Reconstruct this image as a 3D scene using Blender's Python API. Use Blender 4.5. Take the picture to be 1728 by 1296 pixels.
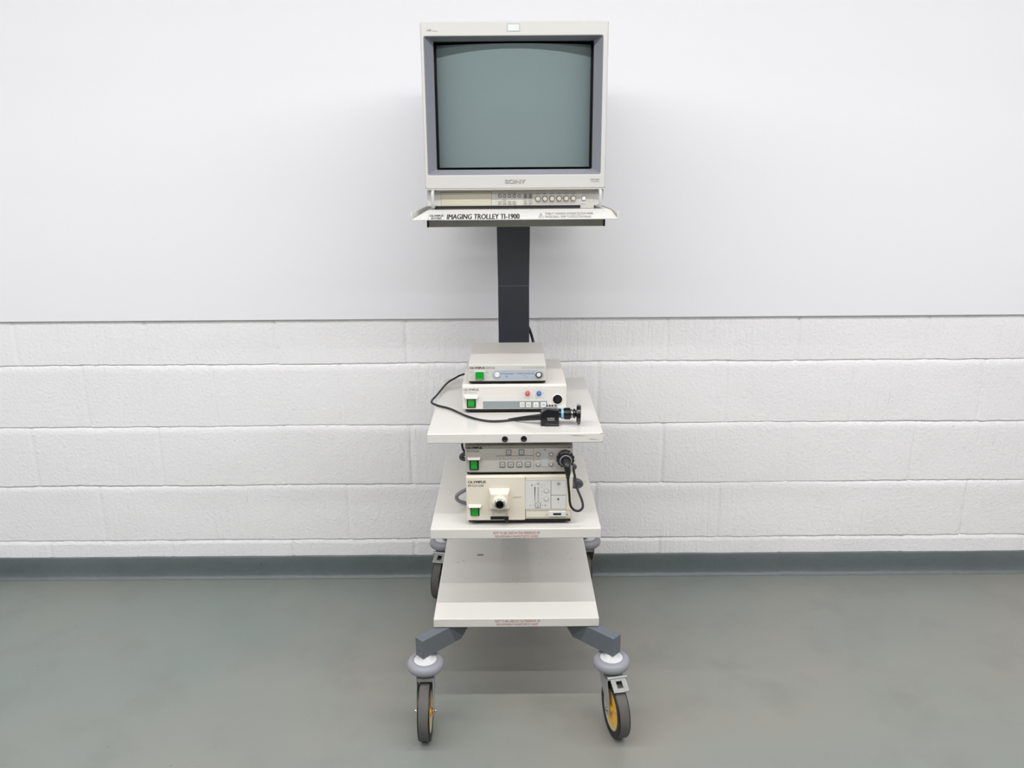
import bpy, bmesh, math, random
from mathutils import Vector, Matrix, noise
for o in list(bpy.data.objects): bpy.data.objects.remove(o)
SC = bpy.context.scene
COL = SC.collection
R = math.radians

# ---------------------------------------------------------------- camera, world, lights, exposure
cam_d = bpy.data.cameras.new('camera')
cam = bpy.data.objects.new('camera', cam_d); COL.objects.link(cam)
cam_d.sensor_fit = 'HORIZONTAL'; cam_d.sensor_width = 36.0; cam_d.lens = 36.0 * 1357 / 1728
cam_d.clip_start = .05; cam_d.clip_end = 50
cam.matrix_world = Matrix.Translation((0, -2.737, 1.47)) @ Matrix.Rotation(R(90 - 14.9), 4, 'X') @ Matrix.Rotation(R(-0.42), 4, 'Z')
SC.camera = cam
SC.view_settings.view_transform = 'Standard'; SC.view_settings.look = 'None'
SC.view_settings.gamma = 1; SC.view_settings.use_curve_mapping = False
SC.view_settings.exposure = -1.35
w = bpy.data.worlds.new('world'); SC.world = w; w.use_nodes = True
w.node_tree.nodes['Background'].inputs[0].default_value = (.8, .85, .9, 1)
w.node_tree.nodes['Background'].inputs[1].default_value = .0
ROOM_H = 2.42
LAMP_Z = 2.30
# rows of tube luminaires running along x under the ceiling: (y, watts per metre)
ROWS = [(-1.43, 26), (-2.25, 20.5), (-3.2, 9)]  # rearmost row is added for soft fill from behind the camera

# ---------------------------------------------------------------- materials
def srgb(r, g, b):
    f = lambda c: (c/255/12.92 if c/255 <= .04045 else ((c/255+.055)/1.055)**2.4)
    return (f(r), f(g), f(b), 1)
MATS = {}
def mat(name, col, rough=.5, metal=0, bump=0, bscale=200, spec=.5, var=0, vscale=6, emit=None, coat=0):
    m = bpy.data.materials.new(name); m.use_nodes = True
    nt = m.node_tree; p = nt.nodes['Principled BSDF']
    c = srgb(*col)
    p.inputs['Base Color'].default_value = c
    p.inputs['Roughness'].default_value = rough; p.inputs['Metallic'].default_value = metal
    p.inputs['Specular IOR Level'].default_value = spec
    if coat: p.inputs['Coat Weight'].default_value = coat; p.inputs['Coat Roughness'].default_value = .05
    if emit: p.inputs['Emission Color'].default_value = (1, 1, 1, 1); p.inputs['Emission Strength'].default_value = emit
    tc = nt.nodes.new('ShaderNodeTexCoord')
    if bump:
        n = nt.nodes.new('ShaderNodeTexNoise'); n.inputs['Scale'].default_value = bscale; n.inputs['Detail'].default_value = 3
        b = nt.nodes.new('ShaderNodeBump'); b.inputs['Strength'].default_value = bump; b.inputs['Distance'].default_value = .001
        nt.links.new(tc.outputs['Object'], n.inputs['Vector']); nt.links.new(n.outputs['Fac'], b.inputs['Height'])
        nt.links.new(b.outputs['Normal'], p.inputs['Normal'])
    n = nt.nodes.new('ShaderNodeTexNoise'); n.inputs['Scale'].default_value = vscale; n.inputs['Detail'].default_value = 5
    nt.links.new(tc.outputs['Object'], n.inputs['Vector'])
    if var:
        mx = nt.nodes.new('ShaderNodeMix'); mx.data_type = 'RGBA'
        mx.inputs[6].default_value = tuple(x*(1-var) for x in c[:3]) + (1,); mx.inputs[7].default_value = tuple(min(1, x*(1+var)) for x in c[:3]) + (1,)
        nt.links.new(n.outputs['Fac'], mx.inputs[0]); nt.links.new(mx.outputs[2], p.inputs['Base Color'])
    MATS[name] = m
    return m
mat('shelf_paint', (213, 211, 205), .17, var=.02, bump=.05, bscale=300)
mat('tray_paint', (200, 199, 194), .4, var=.01)
mat('box_paint', (174, 171, 164), .45)
mat('monitor_shell', (186, 185, 180), .5, bump=.15, bscale=900, var=.01)
mat('monitor_panel', (184, 182, 175), .5, var=.01)
mat('door_beige', (178, 173, 155), .5)
mat('bezel_grey', (125, 126, 134), .32, bump=.1, bscale=900)
mat('gap_black', (8, 9, 11), .5)
mat('crt_glass', (112, 126, 127), .04, spec=.8, coat=.4)
mat('ccu_ivory', (218, 214, 207), .45, var=.01, bump=.1, bscale=900)
mat('ccu_metal', (204, 202, 196), .35, metal=.1)
mat('ccu_top', (206, 202, 195), .45)
mat('ccu_grey_ivory', (183, 178, 169), .45, var=.01)
mat('lamp_cream', (224, 216, 199), .45, var=.01, bump=.1, bscale=900)
mat('panel_pale', (215, 214, 209), .4)
mat('panel_blue', (168, 178, 188), .4)
mat('strip_grey', (139, 147, 150), .4)
mat('button_grey', (148, 148, 145), .45)
mat('button_dark', (105, 105, 102), .45)
mat('button_pale', (223, 223, 220), .4)
mat('bar_grey', (179, 181, 179), .4)
mat('print_black', (28, 28, 30), .6)
mat('print_grey', (110, 110, 110), .6)
mat('print_light', (175, 175, 172), .6)
mat('print_red', (178, 92, 88), .6)
mat('print_blue', (105, 125, 150), .6)
mat('print_white', (225, 225, 225), .6)
mat('badge_silver', (172, 172, 170), .35, metal=.2)
mat('switch_green', (10, 150, 42), .25, coat=.4)
mat('switch_black', (10, 14, 12), .35)
mat('frame_mint', (196, 204, 199), .4)
mat('dial_red', (205, 60, 66), .35)
mat('dial_blue', (28, 100, 175), .35)
mat('chrome', (205, 205, 205), .18, metal=1)
mat('steel', (168, 170, 169), .42, metal=.3, var=.05)
mat('pedal_metal', (160, 162, 160), .42, metal=.4)
mat('column_paint', (58, 62, 71), .38, bump=.05, bscale=500)
mat('leg_paint', (98, 104, 110), .38, bump=.12, bscale=500, var=.03)
mat('bumper_rubber', (146, 146, 154), .42)
mat('cap_white', (212, 212, 212), .4)
mat('tire_rubber', (92, 90, 86), .75, var=.3, vscale=40, bump=.3, bscale=150)
mat('tire_edge', (14, 14, 14), .45)
mat('wheel_yellow', (240, 184, 55), .5, var=.08, vscale=30)
mat('wheel_rim', (165, 165, 158), .5)
mat('black_plastic', (14, 14, 20), .25, coat=.3)
mat('black_rubber', (22, 22, 24), .4)
mat('lens_blue', (120, 185, 225), .3)
mat('lens_glass', (20, 24, 30), .05)
mat('hook_grey', (82, 84, 92), .4)
mat('handle_grey', (120, 122, 130), .4)
mat('fixture_white', (235, 235, 235), .5)
mat('tube_glow', (255, 255, 255), .5, emit=6)
mat('scuff_grey', (120, 116, 110), .7)

def wall_material():
    m = bpy.data.materials.new('painted_block'); m.use_nodes = True
    nt = m.node_tree; L = nt.links.new; p = nt.nodes['Principled BSDF']
    p.inputs['Roughness'].default_value = .42
    tc = nt.nodes.new('ShaderNodeTexCoord')
    mp = nt.nodes.new('ShaderNodeMapping'); mp.inputs['Scale'].default_value = (75, 75, 7); mp.inputs['Rotation'].default_value = (0, R(4), 0)
    L(tc.outputs['Object'], mp.inputs['Vector'])
    ridg = nt.nodes.new('ShaderNodeTexNoise'); ridg.inputs['Scale'].default_value = 1; ridg.inputs['Detail'].default_value = 3; ridg.inputs['Distortion'].default_value = .4
    L(mp.outputs['Vector'], ridg.inputs['Vector'])
    msk = nt.nodes.new('ShaderNodeTexNoise'); msk.inputs['Scale'].default_value = 2.6; msk.inputs['Detail'].default_value = 2
    L(tc.outputs['Object'], msk.inputs['Vector'])
    rmp = nt.nodes.new('ShaderNodeMapRange'); rmp.inputs[1].default_value = .45; rmp.inputs[2].default_value = .65
    L(msk.outputs['Fac'], rmp.inputs[0])
    mul = nt.nodes.new('ShaderNodeMath'); mul.operation = 'MULTIPLY'; L(ridg.outputs['Fac'], mul.inputs[0]); L(rmp.outputs[0], mul.inputs[1])
    fine = nt.nodes.new('ShaderNodeTexNoise'); fine.inputs['Scale'].default_value = 90; fine.inputs['Detail'].default_value = 5; fine.inputs['Roughness'].default_value = .6
    L(tc.outputs['Object'], fine.inputs['Vector'])
    spat = nt.nodes.new('ShaderNodeTexNoise'); spat.inputs['Scale'].default_value = 105; spat.inputs['Detail'].default_value = 2
    mps = nt.nodes.new('ShaderNodeMapping'); mps.inputs['Location'].default_value = (5, 3, 1); mps.inputs['Scale'].default_value = (1, 1, .6)
    L(tc.outputs['Object'], mps.inputs['Vector']); L(mps.outputs['Vector'], spat.inputs['Vector'])
    sr = nt.nodes.new('ShaderNodeMapRange'); sr.inputs[1].default_value = .58; sr.inputs[2].default_value = .74; sr.inputs[4].default_value = .2; L(spat.outputs['Fac'], sr.inputs[0])
    sa = nt.nodes.new('ShaderNodeMath'); sa.operation = 'ADD'; L(mul.outputs[0], sa.inputs[0]); L(sr.outputs[0], sa.inputs[1]); mul = sa
    fm = nt.nodes.new('ShaderNodeMath'); fm.operation = 'MULTIPLY_ADD'; fm.inputs[1].default_value = .6; L(fine.outputs['Fac'], fm.inputs[0]); L(mul.outputs[0], fm.inputs[2])
    bp = nt.nodes.new('ShaderNodeBump'); bp.inputs['Strength'].default_value = .9; bp.inputs['Distance'].default_value = .0048
    L(fm.outputs[0], bp.inputs['Height']); L(bp.outputs['Normal'], p.inputs['Normal'])
    big = nt.nodes.new('ShaderNodeTexNoise'); big.inputs['Scale'].default_value = 1.4; big.inputs['Detail'].default_value = 3
    L(tc.outputs['Object'], big.inputs['Vector'])
    mx = nt.nodes.new('ShaderNodeMix'); mx.data_type = 'RGBA'
    mx.inputs[6].default_value = srgb(242, 241, 242); mx.inputs[7].default_value = srgb(250, 249, 250)
    L(big.outputs['Fac'], mx.inputs[0])
    # chipped pits in the paint
    v = nt.nodes.new('ShaderNodeTexNoise'); v.inputs['Scale'].default_value = 60; v.inputs['Detail'].default_value = 3
    L(tc.outputs['Object'], v.inputs['Vector'])
    cr = nt.nodes.new('ShaderNodeMapRange'); cr.inputs[1].default_value = .76; cr.inputs[2].default_value = .80; cr.inputs[4].default_value = .6
    L(v.outputs['Fac'], cr.inputs[0])
    m2 = nt.nodes.new('ShaderNodeMix'); m2.data_type = 'RGBA'; m2.inputs[7].default_value = srgb(120, 118, 112)
    L(cr.outputs[0], m2.inputs[0]); L(mx.outputs[2], m2.inputs[6]); L(m2.outputs[2], p.inputs['Base Color'])
    MATS['painted_block'] = m
wall_material()

def floor_material(name, ca, cb, cc, rough):
    m = bpy.data.materials.new(name); m.use_nodes = True
    nt = m.node_tree; L = nt.links.new; p = nt.nodes['Principled BSDF']
    tc = nt.nodes.new('ShaderNodeTexCoord')
    n1 = nt.nodes.new('ShaderNodeTexNoise'); n1.inputs['Scale'].default_value = .75; n1.inputs['Detail'].default_value = 3
    n2 = nt.nodes.new('ShaderNodeTexNoise'); n2.inputs['Scale'].default_value = 5; n2.inputs['Detail'].default_value = 8; n2.inputs['Roughness'].default_value = .6
    n3 = nt.nodes.new('ShaderNodeTexNoise'); n3.inputs['Scale'].default_value = 46; n3.inputs['Detail'].default_value = 4
    for n in (n1, n2, n3): L(tc.outputs['Object'], n.inputs['Vector'])
    r1 = nt.nodes.new('ShaderNodeMapRange'); r1.inputs[1].default_value = .4; r1.inputs[2].default_value = .62; L(n1.outputs['Fac'], r1.inputs[0])
    a = nt.nodes.new('ShaderNodeMix'); a.data_type = 'RGBA'; a.inputs[6].default_value = srgb(*ca); a.inputs[7].default_value = srgb(*cb); L(r1.outputs[0], a.inputs[0])
    r2 = nt.nodes.new('ShaderNodeMapRange'); r2.inputs[1].default_value = .5; r2.inputs[2].default_value = .8; r2.inputs[4].default_value = .5; L(n2.outputs['Fac'], r2.inputs[0])
    b = nt.nodes.new('ShaderNodeMix'); b.data_type = 'RGBA'; b.inputs[7].default_value = srgb(*cc); L(a.outputs[2], b.inputs[6]); L(r2.outputs[0], b.inputs[0])
    r3 = nt.nodes.new('ShaderNodeMapRange'); r3.inputs[1].default_value = .74; r3.inputs[2].default_value = .78; r3.inputs[4].default_value = .55; L(n3.outputs['Fac'], r3.inputs[0])
    c = nt.nodes.new('ShaderNodeMix'); c.data_type = 'RGBA'; c.inputs[7].default_value = srgb(70, 72, 68); L(b.outputs[2], c.inputs[6]); L(r3.outputs[0], c.inputs[0])
    L(c.outputs[2], p.inputs['Base Color'])
    p.inputs['Roughness'].default_value = rough
    bp = nt.nodes.new('ShaderNodeBump'); bp.inputs['Strength'].default_value = .25 if 'floor' in name else .9; bp.inputs['Distance'].default_value = .002 if 'floor' in name else .012
    L(n2.outputs['Fac'], bp.inputs['Height']); L(bp.outputs['Normal'], p.inputs['Normal'])
    MATS[name] = m
floor_material('floor_paint', (128, 137, 132), (141, 140, 133), (117, 118, 112), .42)
floor_material('skirting_paint', (98, 107, 108), (106, 114, 115), (84, 93, 94), .4)
mat('board_white', (241, 241, 244), .45, var=.01, vscale=1.5)
mat('room_white', (205, 205, 206), .7)
mat('room_grey', (150, 150, 148), .6)
mat('room_dado', (205, 198, 188), .6)

# ---------------------------------------------------------------- mesh helpers
class MB:
    def __init__(s): s.bm = bmesh.new(); s.mats = []
    def mi(s, m):
        if m not in s.mats: s.mats.append(m)
        return s.mats.index(m)
    def face(s, vs, m):
        try: f = s.bm.faces.new(vs); f.material_index = s.mi(m); return f
        except ValueError: return None
    def box(s, x0, x1, y0, y1, z0, z1, m, M=None):
        P = [Vector(p) for p in ((x0,y0,z0),(x1,y0,z0),(x1,y1,z0),(x0,y1,z0),(x0,y0,z1),(x1,y0,z1),(x1,y1,z1),(x0,y1,z1))]
        if M: P = [M @ p for p in P]
        v = [s.bm.verts.new(p) for p in P]
        for q in ((0,3,2,1),(4,5,6,7),(0,1,5,4),(1,2,6,5),(2,3,7,6),(3,0,4,7)): s.face([v[i] for i in q], m)
        return s
    def prism(s, pts, vec, m, cap=True):
        """closed loop of 3-D points swept by vec"""
        vec = Vector(vec); a = [s.bm.verts.new(Vector(p)) for p in pts]; b = [s.bm.verts.new(Vector(p) + vec) for p in pts]
        n = len(pts)
        for i in range(n): s.face([a[i], a[(i+1) % n], b[(i+1) % n], b[i]], m)
        if cap: s.face(a[::-1], m); s.face(b, m)
        return s
    def lathe(s, prof, m, o=(0,0,0), ax=(0,0,1), n=32, mats=None):
        """prof = [(radius, height)...]"""
        q = Vector((0,0,1)).rotation_difference(Vector(ax).normalized()); o = Vector(o); rings = []
        for r, h in prof:
            if r < 1e-6: rings.append([s.bm.verts.new(o + q @ Vector((0,0,h)))])
            else: rings.append([s.bm.verts.new(o + q @ Vector((r*math.cos(2*math.pi*i/n), r*math.sin(2*math.pi*i/n), h))) for i in range(n)])
        for k in range(len(rings)-1):
            A, B = rings[k], rings[k+1]; mm = mats[k] if mats else m
            for i in range(n):
                j = (i+1) % n
                if len(A) == 1 and len(B) == 1: continue
                if len(A) == 1: s.face([A[0], B[j], B[i]], mm)
                elif len(B) == 1: s.face([A[i], A[j], B[0]], mm)
                else: s.face([A[i], A[j], B[j], B[i]], mm)
        return s
    def cyl(s, p0, p1, r0, m, r1=None, n=24):
        p0 = Vector(p0); p1 = Vector(p1); r1 = r0 if r1 is None else r1; h = (p1-p0).length
        return s.lathe([(0,0),(r0,0),(r1,h),(0,h)], m, p0, p1-p0, n)
    def torus(s, c, ax, Rr, r, m, n=40, k=14, sz=1):
        return s.lathe([(Rr + r*math.cos(2*math.pi*i/k), sz*r*math.sin(2*math.pi*i/k)) for i in range(k+1)], m, c, ax, n)
    def tube(s, pts, r, m, n=10, sub=6):
        """smooth tube through pts; r a number or one per point"""
        P = [Vector(p) for p in pts]; rr = r if isinstance(r, (list, tuple)) else [r]*len(P)
        C = []; Q = [P[0]*2-P[1]] + P + [P[-1]*2-P[-2]]
        for i in range(len(P)-1):
            a, b, c, d = Q[i:i+4]
            for k in range(sub):
                t = k/sub
                C.append((.5*((2*b)+(c-a)*t+(2*a-5*b+4*c-d)*t*t+(3*b-a-3*c+d)*t**3), rr[i]*(1-t)+rr[i+1]*t))
        C.append((P[-1], rr[-1]))
        up = Vector((0,0,1)); rings = []
        for i, (c, ra) in enumerate(C):
            t = (C[min(i+1, len(C)-1)][0] - C[max(i-1, 0)][0]).normalized()
            if abs(t.dot(up)) > .95: up = Vector((0,1,0)) if abs(t.y) < .9 else Vector((1,0,0))
            a = t.cross(up).normalized(); b = a.cross(t).normalized(); up = b
            rings.append([s.bm.verts.new(c + ra*(a*math.cos(2*math.pi*j/n) + b*math.sin(2*math.pi*j/n))) for j in range(n)])
        for A, B in zip(rings, rings[1:]):
            for j in range(n): s.face([A[j], A[(j+1) % n], B[(j+1) % n], B[j]], m)
        s.face(rings[0][::-1], m); s.face(rings[-1], m)
        return s
    # front-panel shapes: rectangle x0,z0,x1,z1 standing out of plane y by d (towards the viewer)
    def rect(s, r, m, d=.001, y=0, back=.0005):
        x0, z0, x1, z1 = min(r[0], r[2]), min(r[1], r[3]), max(r[0], r[2]), max(r[1], r[3])
        return s.box(x0, x1, y-d, y+back, z0, z1, m)
    def frame(s, r, t, m, d=.0006, y=0):
        x0, z0, x1, z1 = min(r[0], r[2]), min(r[1], r[3]), max(r[0], r[2]), max(r[1], r[3])
        s.rect((x0, z0, x1, z0+t), m, d, y); s.rect((x0, z1-t, x1, z1), m, d, y)
        s.rect((x0, z0+t, x0+t, z1-t), m, d, y); s.rect((x1-t, z0+t, x1, z1-t), m, d, y)
        return s
    def disc(s, c, r, m, d=.001, y=0, n=24):
        return s.lathe([(0,0),(r,0),(r,d*.8),(r*.94,d),(0,d)], m, (c[0], y, c[1]), (0,-1,0), n)
    def build(s, name, parent=None, loc=(0,0,0), rot=(0,0,0), bevel=0, smooth=35):
        bmesh.ops.remove_doubles(s.bm, verts=s.bm.verts, dist=1e-6)
        bmesh.ops.recalc_face_normals(s.bm, faces=s.bm.faces)
        me = bpy.data.meshes.new(name); s.bm.to_mesh(me); s.bm.free()
        for m in s.mats: me.materials.append(MATS[m])
        if smooth:
            me.shade_smooth(); me.set_sharp_from_angle(angle=R(smooth))
        o = bpy.data.objects.new(name, me); COL.objects.link(o)
        o.location = loc; o.rotation_euler = rot
        if parent: o.parent = parent
        if bevel:
            b = o.modifiers.new('bevel', 'BEVEL'); b.width = bevel; b.segments = 3; b.limit_method = 'ANGLE'; b.angle_limit = R(50); b.harden_normals = True
        return o

def thing(name, loc, label, cat, group=None, rot=(0,0,0)):
    o = bpy.data.objects.new(name, None); COL.objects.link(o); o.location = loc; o.rotation_euler = rot
    o.empty_display_size = .05; o['label'] = label; o['category'] = cat
    if group: o['group'] = group
    return o

def text(mb, s, r, m, y=0, bold=0, d=.0005, O=None, U=(1,0,0), V=(0,0,1), thick=.0004):
    """letters fitted into rectangle x0,z0,x1,z1 of the plane O,U,V (default: the front plane at y)"""
    cu = bpy.data.curves.new('t', 'FONT'); cu.body = s; cu.size = 1; cu.resolution_u = 3; cu.offset = 0
    ob = bpy.data.objects.new('t', cu); COL.objects.link(ob)
    dg = bpy.context.evaluated_depsgraph_get(); dg.update()
    me = bpy.data.meshes.new_from_object(ob.evaluated_get(dg))
    bpy.data.objects.remove(ob); bpy.data.curves.remove(cu)
    co = [v.co.copy() for v in me.vertices]
    if not co: return
    ax, bx = min(c.x for c in co), max(c.x for c in co); az, bz = min(c.y for c in co), max(c.y for c in co)
    x0, z0, x1, z1 = min(r[0], r[2]), min(r[1], r[3]), max(r[0], r[2]), max(r[1], r[3])
    O = Vector((0, y, 0)) if O is None else Vector(O); U = Vector(U).normalized(); V = Vector(V).normalized(); N = U.cross(V)
    f = lambda c, k: O + U*(x0 + (c.x-ax)/(bx-ax)*(x1-x0)) + V*(z0 + (c.y-az)/(bz-az)*(z1-z0)) + N*k
    st = bold*(z1-z0)*1.3
    for k in ((-1, 0, 1) if bold else (0,)):
        vs = [mb.bm.verts.new(f(c, d + k*2e-5) + U*st*k) for c in co]
        for p in me.polygons: mb.face([vs[i] for i in p.vertices], m)
    bpy.data.meshes.remove(me)

def feet(par, xs, ys, h, r=.009):
    for x in xs:
        for y in ys: MB().cyl((x, y, 0), (x, y, h+.0005), r, 'gap_black', n=18).build('foot', par)

# ---------------------------------------------------------------- the setting
def struct(o): o['kind'] = 'structure'; return o
struct(MB().box(-3.8, 3.8, -6.5, .0, -.05, 0, 'floor_paint').build('floor', smooth=0))
struct(MB().box(-3.8, 3.8, -6.5, .0, ROOM_H, ROOM_H+.05, 'room_white').build('ceiling', smooth=0))
struct(MB().box(-3.9, -3.8, -6.5, 0, 0, ROOM_H, 'room_white').build('wall_left', smooth=0))
struct(MB().box(3.8, 3.9, -6.5, 0, 0, ROOM_H, 'room_white').build('wall_right', smooth=0))
struct(MB().box(-3.8, 3.8, -6.6, -6.5, 1.95, ROOM_H, 'room_white').box(-3.8, 3.8, -6.6, -6.5, 0, 1.95, 'room_dado').build('wall_front', smooth=0))
struct(MB().box(-3.8, 3.8, -6.51, -6.49, 1.945, 1.965, 'gap_black').build('trim_1', smooth=0))

def block_wall():
    joints = [.8194, .5933, .367, .1505, -.08]
    n = 1300; xs = [-3.8 + 7.6*i/n for i in range(n+1)]
    zs = []
    z = -.01
    while z < .99:
        zs.append(z)
        dj = min(abs(z-j-.0) for j in joints)
        z += .0016 if dj < .019 else .011
    zs.append(.99)
    P = .4525
    verts = []
    for z in zs:
        for x in xs:
            jw = [j + .0035*noise.noise(Vector((x*2.2, j*9, 0))) + .0016*noise.noise(Vector((x*17, j*9, 3))) + .0016*noise.noise(Vector((x*55, j*9, 6))) for j in joints]
            k = sum(1 for j in jw if z < j)           # course index from the top
            off = .6035 if k in (1, 3) else .365
            t = (x + off + 40*P) % P - P/2            # distance to vertical joint at +-P/2
            bi = math.floor((x + off + 40*P)/P)
            dv = P/2 - abs(t)
            d = .0022*noise.noise(Vector((bi*3.7, k*5.1, 1))) + .0016*noise.noise(Vector((x*5, z*5, 2)))
            wv = .5 + .5*noise.noise(Vector((x*1.5, k*2.0, 9)))
            dv += .002*noise.noise(Vector((z*22, bi, 4)))
            d -= .0050*(.35+wv)*math.exp(-(dv/.0045)**2)
            amp = .0085*(.65 + .5*noise.noise(Vector((x*1.7, k, 5))))
            for j in jw:
                e = z - j
                if 0 <= e < .0022: d -= amp*(1 - e/.0022)
                elif -.015 < e < 0: d -= amp*(1 + e/.015)**1.3
            verts.append((x, -d, z))
    W = len(xs)
    faces = [(i*W+j, i*W+j+1, (i+1)*W+j+1, (i+1)*W+j) for i in range(len(zs)-1) for j in range(W-1)]
    me = bpy.data.meshes.new('wall_back'); me.from_pydata(verts, [], faces); me.materials.append(MATS['painted_block'])
    me.shade_smooth()
    o = bpy.data.objects.new('wall_back', me); COL.objects.link(o); struct(o)
block_wall()
# smooth white lining board on the upper wall, standing proud of the blocks
struct(MB().box(-3.8, 3.8, -.014, .02, .9785, ROOM_H, 'board_white').build('wall_back_board', bevel=.0015))
struct(MB().box(-3.8, 3.8, .0, .02, -.02, .9785, 'painted_block').build('wall_back_core', loc=(0, .012, 0), smooth=0))
def skirting():
    xs = [-4 + 8*i/500 for i in range(501)]; prof = [(-.006,.0),(-.020,.0),(-.019,.0015),(-.0125,.005),(-.008,.013),(-.006,.03),(-.006,.055),(-.006,.082),(-.0045,.0855),(.004,.0855)]
    verts = []
    for x in xs:
        for k, (y, z) in enumerate(prof):
            q = .0025*noise.noise(Vector((x*4, z*30, 1))) + .0012*noise.noise(Vector((x*26, z*80, 2)))
            verts.append((x, y - .5*abs(q) - (.001 if k else 0), z + (.0016*noise.noise(Vector((x*7, 3, 0))) if z > .08 else 0)))
    n = len(prof)
    faces = [(i*n+k, i*n+k+1, (i+1)*n+k+1, (i+1)*n+k) for i in range(500) for k in range(n-1)]
    me = bpy.data.meshes.new('baseboard_back'); me.from_pydata(verts, [], faces); me.materials.append(MATS['skirting_paint']); me.shade_smooth()
    o = bpy.data.objects.new('baseboard_back', me); COL.objects.link(o); struct(o)
skirting()

# ceiling luminaires; the rearmost row is an addition for fill
for ry, wpm in ROWS:
    for k in range(4):
        cx = -2.4 + 1.6*k
        t = thing('ceiling_light', (cx, ry, ROOM_H), 'white tube luminaire hung under the ceiling', 'ceiling light', 'tube luminaires on the ceiling')
        MB().box(-.78, .78, -.05, .05, -.085, 0, 'fixture_white').build('housing', t)
        MB().cyl((-.75, 0, -.099), (.75, 0, -.099), .014, 'tube_glow').build('tube', t)
    # a tube shines all round below the housing: two strips at the tube, tilted to either side
    for tilt, share in ((27, .58), (-20, .42)):
        ld = bpy.data.lights.new('row_light', 'AREA'); ld.shape = 'RECTANGLE'; ld.size = 6.4; ld.size_y = .03
        ld.energy = wpm*6.4*share; ld.color = (1.0, .988, .997)
        lo = bpy.data.objects.new('row_light', ld); COL.objects.link(lo); lo.location = (0, ry, LAMP_Z); lo.rotation_euler = (R(tilt), 0, 0)

# ---------------------------------------------------------------- trolley
TX, TY = .007, -.51
trolley = thing('equipment_trolley', (TX, TY, 0), 'tall white three-shelf medical trolley on four castors with dark grey column and monitor tray', 'trolley')
def tl(x, y, z): return (x-TX, y-TY, z)
SHF = -.797-TY; SHB = -.233-TY
for zt, words, socks in ((.824, 0, 1), (.561, ((-0.0596, 0.5459, 0.0633, 0.5528), (-0.0554, 0.5369, 0.0586, 0.5429)), 0), (.297, ((-0.0576, 0.2859, 0.0646, 0.2926), (-0.0535, 0.2765, 0.0596, 0.2829)), 0)):
    s = MB().box(-.2245, .2245, SHF, SHB, zt-(.0285 if .5 < zt < .6 else .0265), zt, 'shelf_paint').build('shelf', trolley, bevel=.003)
    if words:
        t = MB(); text(t, 'NOT TO BE USED IN THE PRESENCE OF', words[0], 'print_red', y=SHF, d=.0004); text(t, 'INFLAMMABLE ANAESTHETIC GASES', words[1], 'print_red', y=SHF, d=.0004)
        t.build('red_lettering', s, smooth=0)
    if socks:
        for c in ((-0.0261, 0.8089), (0.0221, 0.8094)):
            MB().lathe([(0,.0009),(.003,.0009),(.0036,.0012),(.0048,.003),(.0070,.0026),(.0078,.0004),(.0078,-.001)], 'gap_black', (c[0], SHF, c[1]), (0,-1,0), 28).build('socket', s)
        for x0, x1, z, h in ((.137,.166,.8175,.0011),(.150,.182,.8165,.0006),(.190,.214,.8065,.0008),(.186,.2,.808,.0006),(.216,.2235,.8228,.0016),(.22,.2243,.8005,.0012),(-.0775,-.0768,.8165,.004),(.036,.039,.8165,.001)):
            q = MB(); q.prism([(x0, SHF-.0003, z), ((x0*.6+x1*.4), SHF-.0003, z-h*.5), (x1, SHF-.0003, z), ((x0*.5+x1*.5), SHF-.0003, z+h*.5)], (0,.0008,0), 'scuff_grey'); q.build('paint_chip', s, smooth=0)
    if zt < .3:
        random.seed(4)
        for k in range(16):
            px, py, sz = random.choice([(-.13, .04, .004), (.0, .1, .003), (.13, .05, .003), (0, -.05, .002)]); px += random.uniform(-.06, .06); py += random.uniform(-.07, .07)
            q = MB(); q.prism([(px, py, zt+.0001), (px+sz, py+sz*.3, zt+.0001), (px+sz*.7, py+sz, zt+.0001), (px-sz*.2, py+sz*.6, zt+.0001)], (0,0,.0003), 'scuff_grey'); q.build('paint_chip', s, smooth=0)
        q = MB()
        for k in range(5): q.torus((-.118+.006*k*.6, .085+.002*(k % 2), zt+.0002), (0,0,1), .004, .0006, 'scuff_grey', 12, 6)
        q.build('ring_mark', s, smooth=0)
    MB().box(-.06, .06, SHB-.12, -.227-TY, zt-.052, zt-.0262, 'column_paint').build('shelf_bracket', trolley, bevel=.002)

# column: upright lower length, upper length leaning forward to the tray
yF = -.227-TY
prof = [(yF, .235), (yF, 1.123), (-.357-TY, 1.325), (-.357-TY, 1.336), (-.285-TY, 1.336), (-.162-TY, 1.123), (-.162-TY, .235)]
MB().prism([(-.0415-TX, y, z) for y, z in prof], (.0975, 0, 0), 'column_paint').build('column', trolley, bevel=.002)
MB().box(-.0418-TX, .0563-TX, yF-.0012, yF+.01, 1.1185, 1.1215, 'leg_paint').build('column_seam', trolley, bevel=.0005)

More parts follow.
